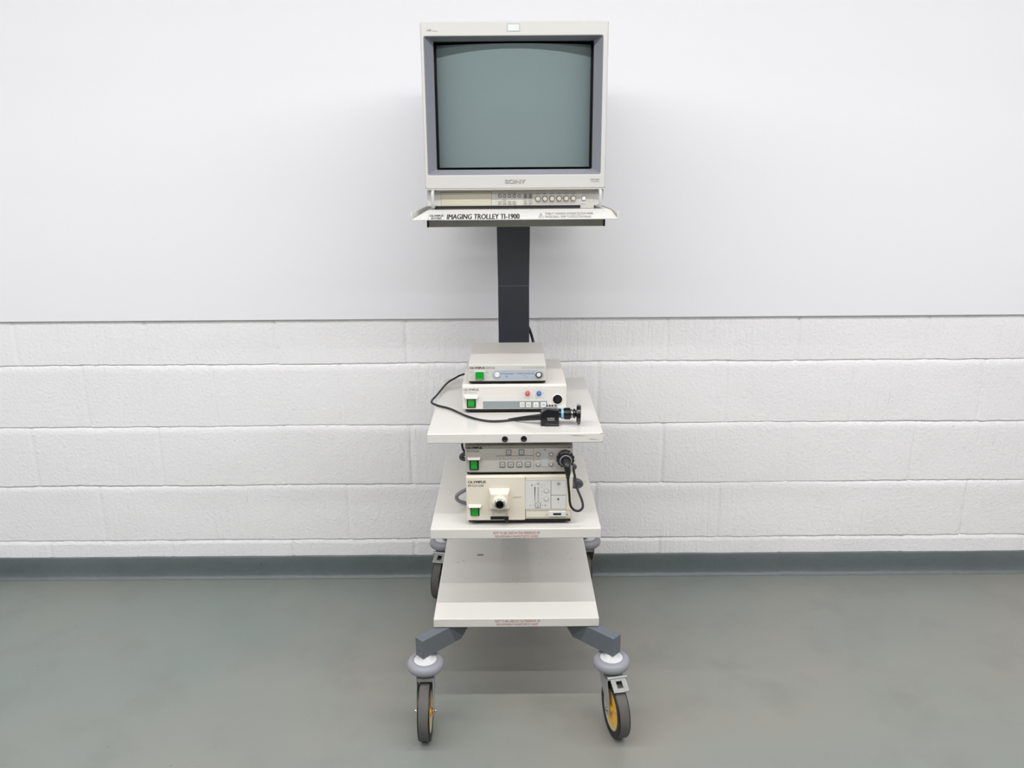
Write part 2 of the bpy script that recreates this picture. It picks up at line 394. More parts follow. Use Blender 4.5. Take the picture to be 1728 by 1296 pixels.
# monitor tray
X0, X1 = -.241-TX, .2603-TX; Yf, Yb = -.757-TY, -.24-TY; zb, zt = 1.3555, 1.374
xi0, xi1, yi = -.2085-TX, .2465-TX, -.708-TY
t = MB()
t.box(X0, X1, Yf, Yb, zb-.002, zb, 'tray_paint')
def quad(a, b, c, d): t.face([t.bm.verts.new(Vector(p)) for p in (a, b, c, d)], 'tray_paint')
a0, a1, a2, a3 = (X0+.001, Yf, zb), (X1-.001, Yf, zb), (X1-.001, Yb, zb), (X0+.001, Yb, zb)
c0, c1, c2, c3 = (xi0, yi, zt), (xi1, yi, zt), (xi1, Yb, zt), (xi0, Yb, zt)
quad(a0, a1, c1, c0); quad(a1, a2, c2, c1); quad(a3, a0, c0, c3); quad(c0, c1, c2, c3)
for x0, x1 in ((X0, X0+.0025), (X1-.0025, X1)):
    t.prism([(x0, Yf, zb-.002), (x0, Yf, zb+.013), (x0, Yf+.006, zb+.0165), (x0, Yb, zb+.0165), (x0, Yb, zb-.002)], (x1-x0, 0, 0), 'tray_paint')
tray = t.build('monitor_tray', trolley, bevel=.0008)
lip_o = (0, Yf, zb); lip_v = (0, yi-Yf, zt-zb)
t = MB()
lt = lambda s, r, m, b=0: text(t, s, r, m, bold=b, O=lip_o, U=(1,0,0), V=lip_v, d=.0006)
lt('IMAGING TROLLEY TI-1900', (-0.1617, 0.0006, 0.0140, 0.0299), 'print_black', .014)
lt('OLYMPUS', (-0.2043, 0.0157, -0.1718, 0.0261), 'print_black', .02)
lt('KEYMED', (-0.1997, 0.0026, -0.1746, 0.0117), 'print_black', .02)
lt('STABILITY WARNING: INCREASE CAUTION WHEN', (0.0770, 0.0225, 0.1937, 0.0363), 'print_grey')
lt('MANOEUVRING - REFER TO INSTRUCTION MANUAL', (0.0763, 0.0045, 0.1882, 0.0176), 'print_grey')
lt('!', (0.0658, 0.0104, 0.0670, 0.0248), 'print_grey', .02)
LV = Vector(lip_v).normalized(); LN = Vector((1,0,0)).cross(LV)
def lipline(x0, s0, x1, s1, w, m):
    a = Vector(lip_o) + Vector((x0,0,0)) + LV*s0 + LN*.0006; b_ = Vector(lip_o) + Vector((x1,0,0)) + LV*s1 + LN*.0006
    dd = (b_-a).normalized(); nn = LN.cross(dd)*w/2
    t.face([t.bm.verts.new(p) for p in (a-nn, b_-nn, b_+nn, a+nn)], m)
r = (0.0607, 0.0065, 0.0725, 0.0338)
for q in ((r[0], r[1], r[2], r[1]), (r[0], r[1], (r[0]+r[2])/2, r[3]), (r[2], r[1], (r[0]+r[2])/2, r[3])): 
    lo_, hi_ = min(r[1], r[3]), max(r[1], r[3])
    q = tuple((lo_ if v == r[1] else hi_) if i % 2 else v for i, v in enumerate(q)); lipline(*q, .0009, 'print_grey')
r = (-0.2066, -0.0010, -0.1691, 0.0297)
for q in ((r[0],r[1],r[2],r[1]),(r[0],r[3],r[2],r[3])): lipline(*q, .0006, 'print_grey')
for q in ((r[0],r[1],r[0],r[3]),(r[2],r[1],r[2],r[3])): lipline(*q, .0006, 'print_grey')
t.build('tray_lettering', tray, smooth=0)
ub = MB().box(-.205-TX, .231-TX, -.7-TY, -.25-TY, 1.3335, 1.3536, 'box_paint').build('tray_underframe', trolley, bevel=.0015)
for x0, x1 in ((-.2085-TX, -.2045-TX), (.2305-TX, .2345-TX)):
    MB().box(x0, x1, -.703-TY, -.25-TY, 1.3335, 1.3536, 'gap_black').build('end_cap', ub)

# base: spine under the lowest shelf, four splayed legs
MB().box(-.032, .032, -.66-TY, -.16-TY, .23, .2695, 'leg_paint').build('base_spine', trolley, bevel=.003)
def leg(ea, eb, root, wtip=.0):
    """ea, eb: the two lower corners of the outer end; root: x,y on the spine"""
    a = Vector(tl(*ea, 0)); b_ = Vector(tl(*eb, 0)); mid = (a+b_)/2; r0 = Vector(tl(*root, 0)); d = (r0-mid).normalized()
    n = Vector((-d.y, d.x, 0)); hw = (b_-a).length/2; L = (r0-mid).length
    z0, z1 = .2155, .2695
    bev = MB()
    pr = [(0, z0), (0, z1), (L, z1), (L, .243), (L*.50, .243), (L*.42, z0)]
    bev.prism([mid - n*hw + d*s_ + Vector((0,0,z)) for s_, z in pr], n*2*hw, 'leg_paint')
    return bev.build('leg', trolley, bevel=.0018)
leg((-.2412, -.8605), (-.2635, -.8395), (-.022, -.62))
leg((.2630, -.8560), (.2865, -.8326), (.036, -.615))
leg((-.270, -.118), (-.248, -.094), (-.025, -.33))
leg((.285, -.116), (.263, -.092), (.036, -.33))

def caster(x, y, yaw, brake, lab=None):
    f = MB()
    # swivel head, stem, forked plates; local: pivot on the z axis, wheel trails towards -y
    f.cyl((0,0,.166), (0,0,.178), .024, 'steel'); f.cyl((0,0,.178), (0,0,.2175), .010, 'steel')
    f.box(-.0235, .0235, -.034, .022, .156, .166, 'steel')
    for sx in (-1, 1):
        x0 = sx*.0205; th = sx*.003
        f.prism([(x0, -.056, .066), (x0, -.056, .085), (x0, -.048, .12), (x0, -.038, .145), (x0, -.036, .166), (x0, .026, .166), (x0, .028, .145), (x0, .012, .12), (x0, -.030, .088), (x0, -.030, .066), (x0, -.044, .056)], (th, 0, 0), 'steel')
    c = f.build('caster', trolley, loc=tl(x, y, 0), rot=(0, 0, yaw), bevel=.0012)
    WC = (0, -.044, .075)
    ax = (1, 0, 0)
    MB().lathe([(.056,-.0150),(.0695,-.0160),(.0735,-.0155),(.075,-.0125),(.075,.0125),(.0735,.0155),(.0695,.0160),(.056,.0150),(.056,-.0150)], 'tire_rubber', WC, ax, 56,
        mats=['tire_edge','tire_edge','tire_edge','tire_rubber','tire_edge','tire_edge','tire_edge','tire_edge']).build('tire', c)
    h = MB().lathe([(.0,-.0185),(.008,-.0185),(.011,-.012),(.052,-.0115),(.0535,-.0145),(.0565,-.0145),(.0565,.0145),(.0535,.0145),(.052,.0115),(.011,.012),(.008,.0185),(0,.0185)], 'wheel_yellow', WC, ax, 48,
        mats=['wheel_yellow','wheel_yellow','wheel_yellow','wheel_rim','wheel_rim','wheel_rim','wheel_rim','wheel_rim','wheel_yellow','wheel_yellow','wheel_yellow'])
    for k in range(5):
        a = k*2*math.pi/5
        for sx in (-1, 1): h.box(-.001, .001, -.0012, .0012, .014, .048, 'wheel_rim', Matrix.Translation((sx*.0118+WC[0], WC[1], WC[2])) @ Matrix.Rotation(a, 4, 'X'))
    h.build('wheel_hub', c)
    MB().cyl((-.028, WC[1], WC[2]), (.028, WC[1], WC[2]), .0055, 'chrome', n=12).build('axle_bolt', c)
    MB().torus((0,0,.189), (0,0,1), .0355, .0145, 'bumper_rubber', 56, 20, sz=1.05).build('bumper_ring', c)
    MB().lathe([(0,.2155),(.013,.2150),(.020,.2060),(.030,.2030),(.033,.1985),(.034,.189),(.03,.180),(0,.180)], 'cap_white', (0,0,0), (0,0,1), 40).build('bumper_cap', c)
    if brake:
        b = MB(); M = Matrix.Translation((.002, -.046, .168)) @ Matrix.Rotation(R(26), 4, 'X')
        w_ = .021; y0, y1 = -.040, .002
        b.box(-w_, -.008, y0, y1, -.0015, .0015, 'pedal_metal', M); b.box(.008, w_, y0, y1, -.0015, .0015, 'pedal_metal', M)
        b.box(-.008, .008, y0, y0+.011, -.0015, .0015, 'pedal_metal', M); b.box(-.008, .008, y1-.011, y1, -.0015, .0015, 'pedal_metal', M)
        b.cyl((-.026, -.044, .168), (.028, -.044, .168), .0055, 'pedal_metal', n=14)
        b.build('brake_pedal', c, bevel=.0006)
        MB().box(-.007, .007, -.046, -.034, .1515, .157, 'gap_black').build('brake_block', c)
    return c
caster(-.238, -.841, R(1), False)
caster(.262, -.836, R(12), True)
caster(-.247, -.112, R(-12), True)
caster(.262, -.108, R(-172), False)

# ---------------------------------------------------------------- monitor
MX, MY, MZ = .0118, -.667, 1.380
mon = thing('video_monitor', (MX, MY, MZ-.006), 'boxy pale grey tube monitor with blank dark screen on the high tray of the trolley', 'monitor')
def ml(x, z): return (x-MX, z-MZ+.006)
ox0, ox1, oz0, oz1 = -.2055-MX, .2245-MX, 1.4585-MZ+.006, 1.7800-MZ+.006
ix0, ix1, iz0, iz1 = -.1855-MX, .2055-MX, 1.4715-MZ+.006, 1.7725-MZ+.006
W2 = .2255; zt_ = .438; zc = .050; iy = .031
m = MB()
def ringloop(x0, x1, z0, z1, y, r=.006, k=4):
    pts = []
    for cx, cz, a0 in ((x1-r, z1-r, 0), (x0+r, z1-r, 90), (x0+r, z0+r, 180), (x1-r, z0+r, 270)):
        for i in range(k+1):
            a = R(a0 + 90*i/k); pts.append((cx + r*math.cos(a), y, cz + r*math.sin(a)))
    return pts
def bridge(mb, A, B, mt):
    a = [mb.bm.verts.new(Vector(p)) for p in A]; b = [mb.bm.verts.new(Vector(p)) for p in B]; n = len(a)
    for i in range(n): mb.face([a[i], a[(i+1) % n], b[(i+1) % n], b[i]], mt)
bridge(m, ringloop(-W2, W2, zc, zt_, .003, .004), ringloop(-W2+.003, W2-.003, zc+.003, zt_-.003, 0, .004), 'monitor_shell')
bridge(m, ringloop(-W2+.003, W2-.003, zc+.003, zt_-.003, 0, .004), ringloop(ox0-.0015, ox1+.0015, oz0-.0015, oz1+.0015, 0, .005), 'monitor_shell')
bridge(m, ringloop(ox0-.0015, ox1+.0015, oz0-.0015, oz1+.0015, 0, .005), ringloop(ox0, ox1, oz0, oz1, .0015, .004), 'monitor_shell')
bridge(m, ringloop(-W2, W2, zc, zt_, .003, .004), ringloop(-W2, W2, zc, zt_, .11, .004), 'monitor_shell')
bridge(m, ringloop(-W2, W2, zc, zt_, .11, .004), ringloop(-W2+.004, W2-.004, zc, zt_-.005, .115, .004), 'monitor_shell')
bridge(m, ringloop(-W2+.004, W2-.004, zc, zt_-.005, .115, .004), ringloop(-W2+.03, W2-.03, zc, zt_-.04, .49, .01), 'monitor_shell')
e = ringloop(-W2+.03, W2-.03, zc, zt_-.04, .49, .01); m.face([m.bm.verts.new(Vector(p)) for p in e], 'monitor_shell')
m.box(-W2+.002, W2-.002, .024, .49, .0085, zc+.001, 'monitor_shell')
m.box(-W2+.002, W2-.002, .001, .03, zc-.0015, zc+.001, 'monitor_shell')
shell = m.build('cabinet', mon, smooth=30)
feet(mon, (-.19, .19), (.04, .44), .0065, .014)
MB().box(-.205, .165, .020, .40, .002, .0088, 'gap_black').build('base_gap_plate', mon)  # black strip added to stand in for the shaded gap below the cabinet
q = MB()
bridge(q, ringloop(ox0, ox1, oz0, oz1, .0015, .004), ringloop(ix0, ix1, iz0, iz1, iy, .003), 'bezel_grey')
q.build('bezel', mon, smooth=30)
# tube face: vertical cylinder, dark surround behind it
q = MB(); gx = .0045; n = 40; Rad = .70
cx = (ix0+ix1)/2; hw = (ix1-ix0)/2
f = lambda x: iy + .005 + (Rad - math.sqrt(Rad**2-(x-cx)**2))
cols = []
for i in range(n+1):
    x = ix0+gx + (ix1-ix0-2*gx)*i/n
    cols.append([q.bm.verts.new(Vector((x, f(x)+ (0 if 0 < k < 4 else .004), z))) for k, z in enumerate((iz0+.004, iz0+.0055, (iz0+iz1)/2, iz1-.0045, iz1-.003))])
for A, B in zip(cols, cols[1:]):
    for k in range(4): q.face([A[k], B[k], B[k+1], A[k+1]], 'crt_glass')
q.build('screen', mon, smooth=60)
q = MB(); q.box(ix0-.002, ix1+.002, iy+.042, iy+.048, iz0-.002, iz1+.002, 'gap_black')
for r_ in ((ix0-.002, ix0), (ix1, ix1+.002)): q.box(r_[0], r_[1], iy, iy+.042, iz0, iz1, 'gap_black')
for r_ in ((iz0-.002, iz0), (iz1, iz1+.002)): q.box(ix0, ix1, iy, iy+.042, r_[0], r_[1], 'gap_black')
q.build('screen_surround', mon, smooth=0)
# control panel
cp = MB().rect((-0.2005, 0.0008, 0.1999, 0.0483), 'monitor_panel', .0012, .024).build('control_panel', mon, bevel=.0004)
MB().rect((-0.1880, 0.0036, -0.0608, 0.0424), 'door_beige', .0012, .0228).frame((-0.1887, 0.0027, -0.0601, 0.0431), .0006, 'print_grey', .0005, .0228).build('panel_door', mon)
for c in ((-0.0394, 0.0326), (-0.0271, 0.0325), (-0.0146, 0.0324), (-0.0024, 0.0323), (0.0102, 0.0323)):
    b = MB().lathe([(.0044,0),(.0044,.001),(.0036,.001),(.0036,.0032),(.0030,.0038),(0,.0038)], 'button_grey', (c[0], .0228, c[1]), (0,-1,0), 20, mats=['gap_black','gap_black','button_grey','button_grey','button_grey']).build('round_button', mon)
for r_ in ((0.0216, 0.0269, 0.0296, 0.0371), (0.0341, 0.0268, 0.0421, 0.0370)): MB().rect(r_, 'button_dark', .003, .0228).build('square_button', mon, bevel=.0005)
for r_ in ((-0.0431, 0.0128, -0.0360, 0.0204), (-0.0305, 0.0127, -0.0239, 0.0240), (-0.0180, 0.0123, -0.0112, 0.0202), (-0.0057, 0.0122, 0.0011, 0.0201), (0.0221, 0.0127, 0.0290, 0.0230), (0.0347, 0.0126, 0.0415, 0.0229)):
    MB().rect(r_, 'button_grey', .0022, .0228).build('square_button', mon, bevel=.0005)
for k, c in enumerate(((0.0571, 0.0251), (0.0750, 0.0250), (0.0930, 0.0251), (0.1110, 0.0253), (0.1288, 0.0254), (0.1469, 0.0255))):
    b = MB().lathe([(.0072,0),(.0072,.0007),(.0056,.0007),(.0054,.0085),(.0048,.0095),(0,.0095)], 'monitor_panel', (c[0], .0228, c[1]), (0,-1,0), 28, mats=['button_dark','button_dark','button_grey','door_beige','door_beige'])
    b.build('dial_knob', mon)
MB().rect((0.1697, 0.0214, 0.1776, 0.0304), 'button_pale', .004, .0228).frame((0.1685, 0.0201, 0.1788, 0.0317), .0006, 'print_grey', .0006, .0228).build('power_button', mon)
for hx in (-.2065, .2125):
    z0_, z1_ = .0085, .0445
    MB().tube([(hx, .024, z0_), (hx, -.004, z0_), (hx, -.0105, z0_+.005), (hx, -.0125, (z0_+z1_)/2), (hx, -.0105, z1_-.005), (hx, -.004, z1_), (hx, .024, z1_)], .0042, 'bar_grey', 12).build('panel_handle', mon)
t = MB()
yy = .0228
for s_, r_, r2 in (('APERTURE', (0.0505, 0.0358, 0.0639, 0.0385), (0.0514, 0.0135, 0.0628, 0.0159)), ('BRIGHT', (0.0699, 0.0357, 0.0804, 0.0384), (0.0700, 0.0137, 0.0802, 0.0161)), ('CHROMA', (0.0875, 0.0358, 0.0986, 0.0385), (0.0879, 0.0138, 0.0984, 0.0163)), ('PHASE', (0.1060, 0.0360, 0.1159, 0.0387), (0.1056, 0.0140, 0.1167, 0.0164)), ('CONTRAST', (0.1221, 0.0362, 0.1359, 0.0389), (0.1238, 0.0142, 0.1346, 0.0166)), ('VOLUME', (0.1415, 0.0363, 0.1526, 0.0390), (0.1421, 0.0143, 0.1523, 0.0167))):
    text(t, s_, r_, 'print_grey', y=yy, d=.0004)
    xm = (r2[0]+r2[2])/2; t.rect((r2[0], r2[1], xm-.0008, r2[3]), 'print_light', .0003, yy); t.rect((xm+.0008, r2[1], r2[2], r2[3]), 'print_light', .0003, yy)
    t.disc((xm, r_[1]+.0035), .0011, 'print_grey', .0004, yy, 10)
text(t, 'POWER', (0.1684, 0.0366, 0.1789, 0.0393), 'print_grey', y=yy, d=.0004)
text(t, 'DEGAUSS', (0.1679, 0.0100, 0.1793, 0.0125), 'print_grey', y=yy, d=.0004)
for r_ in ((0.1611, 0.0256, 0.1626, 0.0274), (0.1613, 0.0107, 0.1628, 0.0125)): t.rect(r_, 'print_grey', .0004, yy)
t.frame((0.1596, 0.0071, 0.1871, 0.0370), .0003, 'print_light', .0003, yy)
text(t, 'INPUT', (-0.0366, 0.0386, -0.0292, 0.0404), 'print_grey', y=yy, d=.0004); text(t, 'FUNCTION SELECT', (-0.0187, 0.0384, 0.0022, 0.0403), 'print_grey', y=yy, d=.0004)
t.frame((-0.0493, 0.0057, 0.0451, 0.0431), .0003, 'print_light', .0003, yy); t.frame((0.0183, 0.0092, 0.0448, 0.0395), .0003, 'print_light', .0003, yy)
t.frame((-0.0500, 0.0038, 0.1878, 0.0439), .0003, 'print_light', .0003, yy)
t.build('panel_lettering', mon, smooth=0)
t = MB(); text(t, 'SONY', (-0.0255, 0.0635, 0.0249, 0.0732), 'badge_silver', y=0, d=.0012, bold=.035); text(t, 'SONY', (-0.0246, 0.0629, 0.0258, 0.0726), 'print_grey', y=0, d=.0006, bold=.03)  # grey offset copy paints the shadow of the raised silver letters
t.build('maker_badge', mon, smooth=0)
t = MB(); text(t, 'TRINITRON', (0.1871, 0.0700, 0.2099, 0.0736), 'print_grey', d=.0004); text(t, 'COLOR VIDEO', (0.1887, 0.0655, 0.2097, 0.0685), 'print_blue', d=.0004)
text(t, 'HR', (-0.2083, 0.4166, -0.1979, 0.4216), 'print_grey', d=.0004, bold=.02); text(t, 'Trinitron', (-0.1964, 0.4162, -0.1834, 0.4189), 'print_grey', d=.0004)
t.build('front_lettering', mon, smooth=0)
MB().rect((-0.0154, 0.4175, 0.0111, 0.4318), 'frame_mint', .0004).frame((-0.0176, 0.4162, 0.0130, 0.4334), .0013, 'bar_grey', .0012).build('tally_lamp', mon)
# mains lead hanging behind the column
MB().tube([tuple(Vector(p)-Vector((MX, MY, MZ-.006))) for p in ((.03,-.178,1.42), (.03,-.11,1.40), (.025,-.12,1.25), (.02,-.135,1.08), (.04,-.142,1.0), (.058,-.16,.968), (.070,-.185,.93), (.075,-.195,.885), (.06,-.15,.82), (.03,-.12,.6))], .0045, 'black_rubber', 10).build('power_cable', mon)

# ---------------------------------------------------------------- rocker switch shared by the units
def rocker(par, blk, grn, hood=None, hm='ccu_ivory'):
    s = MB().rect(blk, 'switch_black', .003)
    o = s.build('power_switch', par, bevel=.0006)
    x0, z0, x1, z1 = min(grn[0],grn[2]), min(grn[1],grn[3]), max(grn[0],grn[2]), max(grn[1],grn[3]); zm = (z0+z1)/2
    MB().prism([(x0,-.002,z0),(x0,-.0065,z0),(x0,-.0045,zm),(x0,-.0075,z1),(x0,-.002,z1)], (x1-x0,0,0), 'switch_green').build('green_rocker', o, bevel=.0004)
    if hood:
        x0, z0, x1, z1 = min(hood[0],hood[2]), min(hood[1],hood[3]), max(hood[0],hood[2]), max(hood[1],hood[3])
        h = MB(); pts = [(x0,.0005,z1),(x1,.0005,z1),(x1-.0035,-.011,z0+.0008),(x0+.0035,-.011,z0+.0008)]
        v = [h.bm.verts.new(Vector(p)) for p in pts] + [h.bm.verts.new(Vector((p[0], p[1], z0-.0006 if i > 1 else z0))) for i, p in enumerate(pts)]
        for qd in ((0,1,2,3),(7,6,5,4),(0,4,5,1),(1,5,6,2),(2,6,7,3),(3,7,4,0)): h.face([v[i] for i in qd], hm)
        h.build('switch_hood', par, bevel=.0005)
def symbol(t, kind, c, r, m, y=0):
    x, z = c
    if kind == 'ring': t.torus((x, y-.0004, z), (0,1,0), r, r*.14, m, 18, 6)
    elif kind == 'up': t.prism([(x-r, y-.0006, z-r*.6), (x+r, y-.0006, z-r*.6), (x, y-.0006, z+r*.8)], (0,.0006,0), m)
    elif kind == 'down': t.prism([(x-r, y-.0006, z+r*.6), (x+r, y-.0006, z+r*.6), (x, y-.0006, z-r*.8)], (0,.0006,0), m)
    elif kind == 'sun':
        t.torus((x, y-.0004, z), (0,1,0), r*.45, r*.1, m, 16, 6)
        for k in range(8): t.box(-r*.08, r*.08, -.0004, .0002, r*.65, r, m, Matrix.Translation((x, y, z)) @ Matrix.Rotation(k*math.pi/4, 4, 'Y'))
    elif kind == 'branch':
        for a, b, l in ((0,0,1.6),(-.9,-.5,.8),(.9,-.5,.8),(0,.4,.8)): t.rect((x+a*r-l*r/2, z+b*r-r*.12, x+a*r+l*r/2, z+b*r+r*.12), m, .0004, y)
        t.rect((x-r*.1, z-r*.5, x+r*.1, z+r*1.0), m, .0004, y)
    elif kind == 'box': t.frame((x-r, z-r*.75, x+r, z+r*.75), r*.2, m, .0004, y)
    elif kind == 'hand':
        t.frame((x-r*.55, z-r, x+r*.55, z+r*.1), r*.16, m, .0004, y); t.rect((x-r*.2, z, x+r*.05, z+r), m, .0004, y)

# ---------------------------------------------------------------- upper camera control unit (wide) on the top shelf
u = thing('camera_control_unit', (.0083, -.62, .824), 'wide ivory camera control unit with red and blue dials, standing on the top shelf', 'medical device', 'camera control units')
b = MB().box(-.1445, .1405, .004, .305, .009, .0805, 'ccu_ivory').box(-.1445, .1405, 0, .006, .011, .0775, 'ccu_ivory')
b.build('housing', u, bevel=.0025)
MB().box(-.136, .136, .002, .3, .006, .0115, 'gap_black').build('base_gap_plate', u)
feet(u, (-.12, .12), (.03, .27), .0065)
MB().rect((0.0107, 0.0333, 0.0880, 0.0709), 'panel_pale', .0006).rect((-0.0883, 0.0338, 0.0105, 0.0483), 'panel_pale', .0006).rect((-0.0882, 0.0138, 0.0880, 0.0343), 'strip_grey', .0008).build('front_panel', u, smooth=0)
for k, r_ in enumerate(((0.0128, 0.0171, 0.0256, 0.0310), (0.0300, 0.0170, 0.0431, 0.0308), (0.0498, 0.0168, 0.0640, 0.0307), (0.0703, 0.0167, 0.0846, 0.0305))):
    bb = MB().rect(r_, 'button_pale', .0022); c = ((r_[0]+r_[2])/2, (r_[1]+r_[3])/2)
    symbol(bb, ('ring','box','hand','box')[k], c, .0034, 'print_grey', -.0022); bb.build('push_button', u, bevel=.0003)
for c, mm in (((0.0339, 0.0562), 'dial_red'), ((0.0650, 0.0560), 'dial_blue')):
    d = MB().lathe([(.006,0),(.0055,.003),(.0048,.009),(.0040,.010),(0,.010)], mm, (c[0], 0, c[1]), (0,-1,0), 28).box(c[0]-.0007, c[0]+.0007, -.0106, -.0098, c[1], c[1]+.0044, 'print_white')
    d.build('colour_dial', u)
    symbol_m = MB(); symbol_m.torus((c[0], -.0004, c[1]), (0,1,0), .0072, .0005, 'print_grey', 24, 6); symbol_m.build('dial_ring', u)
rocker(u, (-0.1323, 0.0168, -0.1080, 0.0451), (-0.1291, 0.0202, -0.1115, 0.0423), (-0.1401, 0.0448, -0.1003, 0.0532), 'ccu_ivory')
c = (0.1158, 0.0391)
MB().lathe([(.0145,0),(.0145,.0022),(.0128,.003),(.0118,.003),(.0115,-.0),(.0105,.0012),(0,.0012)], 'black_plastic', (c[0], 0, c[1]), (0,-1,0), 36, mats=['ccu_ivory','ccu_ivory','black_plastic','black_plastic','black_plastic','black_plastic']).build('round_socket', u)
t = MB()
text(t, 'OLYMPUS', (-0.1406, 0.0643, -0.0995, 0.0705), 'print_grey', bold=.03); text(t, 'IM OTV-SX', (-0.1395, 0.0566, -0.1047, 0.0616), 'print_light', bold=.02)
for c in ((0.0144, 0.0414), (0.0240, 0.0413), (0.0368, 0.0412), (0.0576, 0.0411), (0.0779, 0.0409)): t.disc(c, .0008, 'print_grey', .0009, 0, 8)
symbol(t, 'branch', (0.0492, 0.0561), .003, 'print_grey'); 
for c in ((0.0220, 0.0567), (0.0773, 0.0566)): t.disc(c, .0011, 'print_grey', .0009, 0, 8)
t.build('front_lettering', u, smooth=0)

# ---------------------------------------------------------------- small unit on top of it
s = thing('video_processor', (-.013, -.613, .9045), 'small low metal-fronted camera unit with blue-grey oval panel, topmost of the stack', 'medical device')
MB().box(-.1055, .1055, .003, .292, .0075, .0545, 'ccu_top').build('housing', s, bevel=.0008)
q = MB().box(-.1055, .1055, -.002, .004, .0095, .0535, 'ccu_metal'); q.build('front_plate', s, bevel=.0006)
MB().box(-.104, .104, .002, .285, .004, .010, 'gap_black').build('base_gap_plate', s)
feet(s, (-.085, .085), (.03, .26), .0045, .008)
r_ = (-0.0412, 0.0139, 0.0987, 0.0403); x0, z0, x1, z1 = r_[0], min(r_[1], r_[3]), r_[2], max(r_[1], r_[3]); rr = (z1-z0)/2; zm = (z0+z1)/2
pts = [(x1-rr + rr*math.cos(R(a)), -.0028, zm + rr*math.sin(R(a))) for a in range(-90, 91, 12)] + [(x0+rr + rr*math.cos(R(a)), -.0028, zm + rr*math.sin(R(a))) for a in range(90, 271, 12)]
MB().prism(pts, (0,.001,0), 'panel_blue').build('oval_panel', s, smooth=0)
c = (-0.0273, 0.0274); MB().lathe([(.0066,0),(.0066,.003),(.006,.0036),(0,.0036)], 'button_pale', (c[0], -.0025, c[1]), (0,-1,0), 28).build('push_button', s)
c = (0.0861, 0.0270); MB().lathe([(.0105,0),(.0105,.002),(.0094,.0028),(.0088,.0028),(.0084,.001),(.0062,.001),(.0058,.003),(0,.003)], 'chrome', (c[0], -.0025, c[1]), (0,-1,0), 32, mats=['steel','steel','steel','switch_black','switch_black','button_pale','button_pale']).build('round_socket', s)
sw = MB().rect((-0.0890, 0.0151, -0.0609, 0.0387), 'frame_mint', .0035, -.002).build('power_switch', s, bevel=.0006)
g = (-0.0860, 0.0172, -0.0634, 0.0363); x0, z0, x1, z1 = g[0], min(g[1],g[3]), g[2], max(g[1],g[3])
MB().prism([(x0,-.004,z0),(x0,-.0085,z0),((x0+x1)/2,-.0065,z0),(x1,-.0095,z0),(x1,-.004,z0)], (0,0,z1-z0), 'switch_green').build('green_rocker', sw, bevel=.0004)
t = MB(); Y_ = -.002
text(t, 'OLYMPUS', (-0.1015, 0.0441, -0.0608, 0.0494), 'print_black', y=Y_, bold=.05); text(t, 'OTV-S2', (-0.0575, 0.0442, -0.0335, 0.0490), 'print_grey', y=Y_, bold=.02)
text(t, 'OFF', (-0.1012, 0.0329, -0.0935, 0.0358), 'print_grey', y=Y_); text(t, 'ON', (-0.0567, 0.0326, -0.0509, 0.0354), 'print_grey', y=Y_); text(t, 'POWER', (-0.0840, 0.0104, -0.0673, 0.0132), 'print_grey', y=Y_)
symbol(t, 'ring', (-0.0973, 0.0198), .0024, 'print_light', Y_); t.rect((-0.0548, 0.0168, -0.0542, 0.0224), 'print_light', .0004, Y_)
text(t, 'DIGITAL SIGNAL PROCESSOR', (0.0386, 0.0445, 0.1002, 0.0490), 'print_light', y=Y_)
text(t, 'WHITE BALANCE', (-0.0202, 0.0289, 0.0179, 0.0322), 'print_grey', y=-.0028); text(t, 'CAMERA CONNECTOR', (0.0266, 0.0288, 0.0719, 0.0321), 'print_grey', y=-.0028)
symbol(t, 'box', (-0.0019, 0.0224), .003, 'print_grey', -.0028)
r_ = (0.0438, 0.0199, 0.0567, 0.0240); t.rect((r_[0], r_[3], (r_[0]+r_[2])/2, r_[3]+.0006), 'print_grey', .0004, -.0028); t.rect(((r_[0]+r_[2])/2, r_[1], r_[2], r_[1]+.0006), 'print_grey', .0004, -.0028)
t.build('front_lettering', s, smooth=0)

# ---------------------------------------------------------------- light source on the middle shelf
c_ = thing('light_source', (.0175, -.773, .561), 'cream endoscopy light source with round chrome lamp socket, standing on the middle shelf', 'medical device')
MB().box(-.1395, .1395, .004, .40, .013, .140, 'lamp_cream').box(-.1395, .0148, -.003, .006, .0145, .1375, 'lamp_cream').box(.0148, .1395, 0, .006, .0205, .1375, 'lamp_cream').build('housing', c_, bevel=.0025)
MB().box(-.135, .135, .004, .39, .008, .015, 'gap_black').build('base_gap_plate', c_)
feet(c_, (-.12, .12), (.03, .35), .0085)
# socket block with sloping hood
r_ = (-0.0788, 0.0487, -0.0261, 0.0977); x0, z0, x1, z1 = r_[0], min(r_[1],r_[3]), r_[2], max(r_[1],r_[3])
q = MB(); 
A_ = [(x0-.001,-.003,z0-.001),(x1+.001,-.003,z0-.001),(x1+.002,-.003,z1+.009),(x0-.002,-.003,z1+.009)]; B_ = [(x0+.004,-.021,z0+.005),(x1-.004,-.021,z0+.005),(x1-.004,-.021,z1-.002),(x0+.004,-.021,z1-.002)]
a = [q.bm.verts.new(Vector(p)) for p in A_]; b2 = [q.bm.verts.new(Vector(p)) for p in B_]
for i in range(4): q.face([a[i], a[(i+1)%4], b2[(i+1)%4], b2[i]], 'lamp_cream')
q.face(b2, 'lamp_cream'); q.face(a[::-1], 'lamp_cream')
blk = q.build('socket_block', c_, bevel=.002)
c = (-0.0515, 0.0731)
MB().lathe([(.0205,0),(.0185,.006),(.0150,.0095),(.0138,.0095)], 'lamp_cream', (c[0], -.0195, c[1]), (0,-1,0), 40).build('socket_boss', blk)
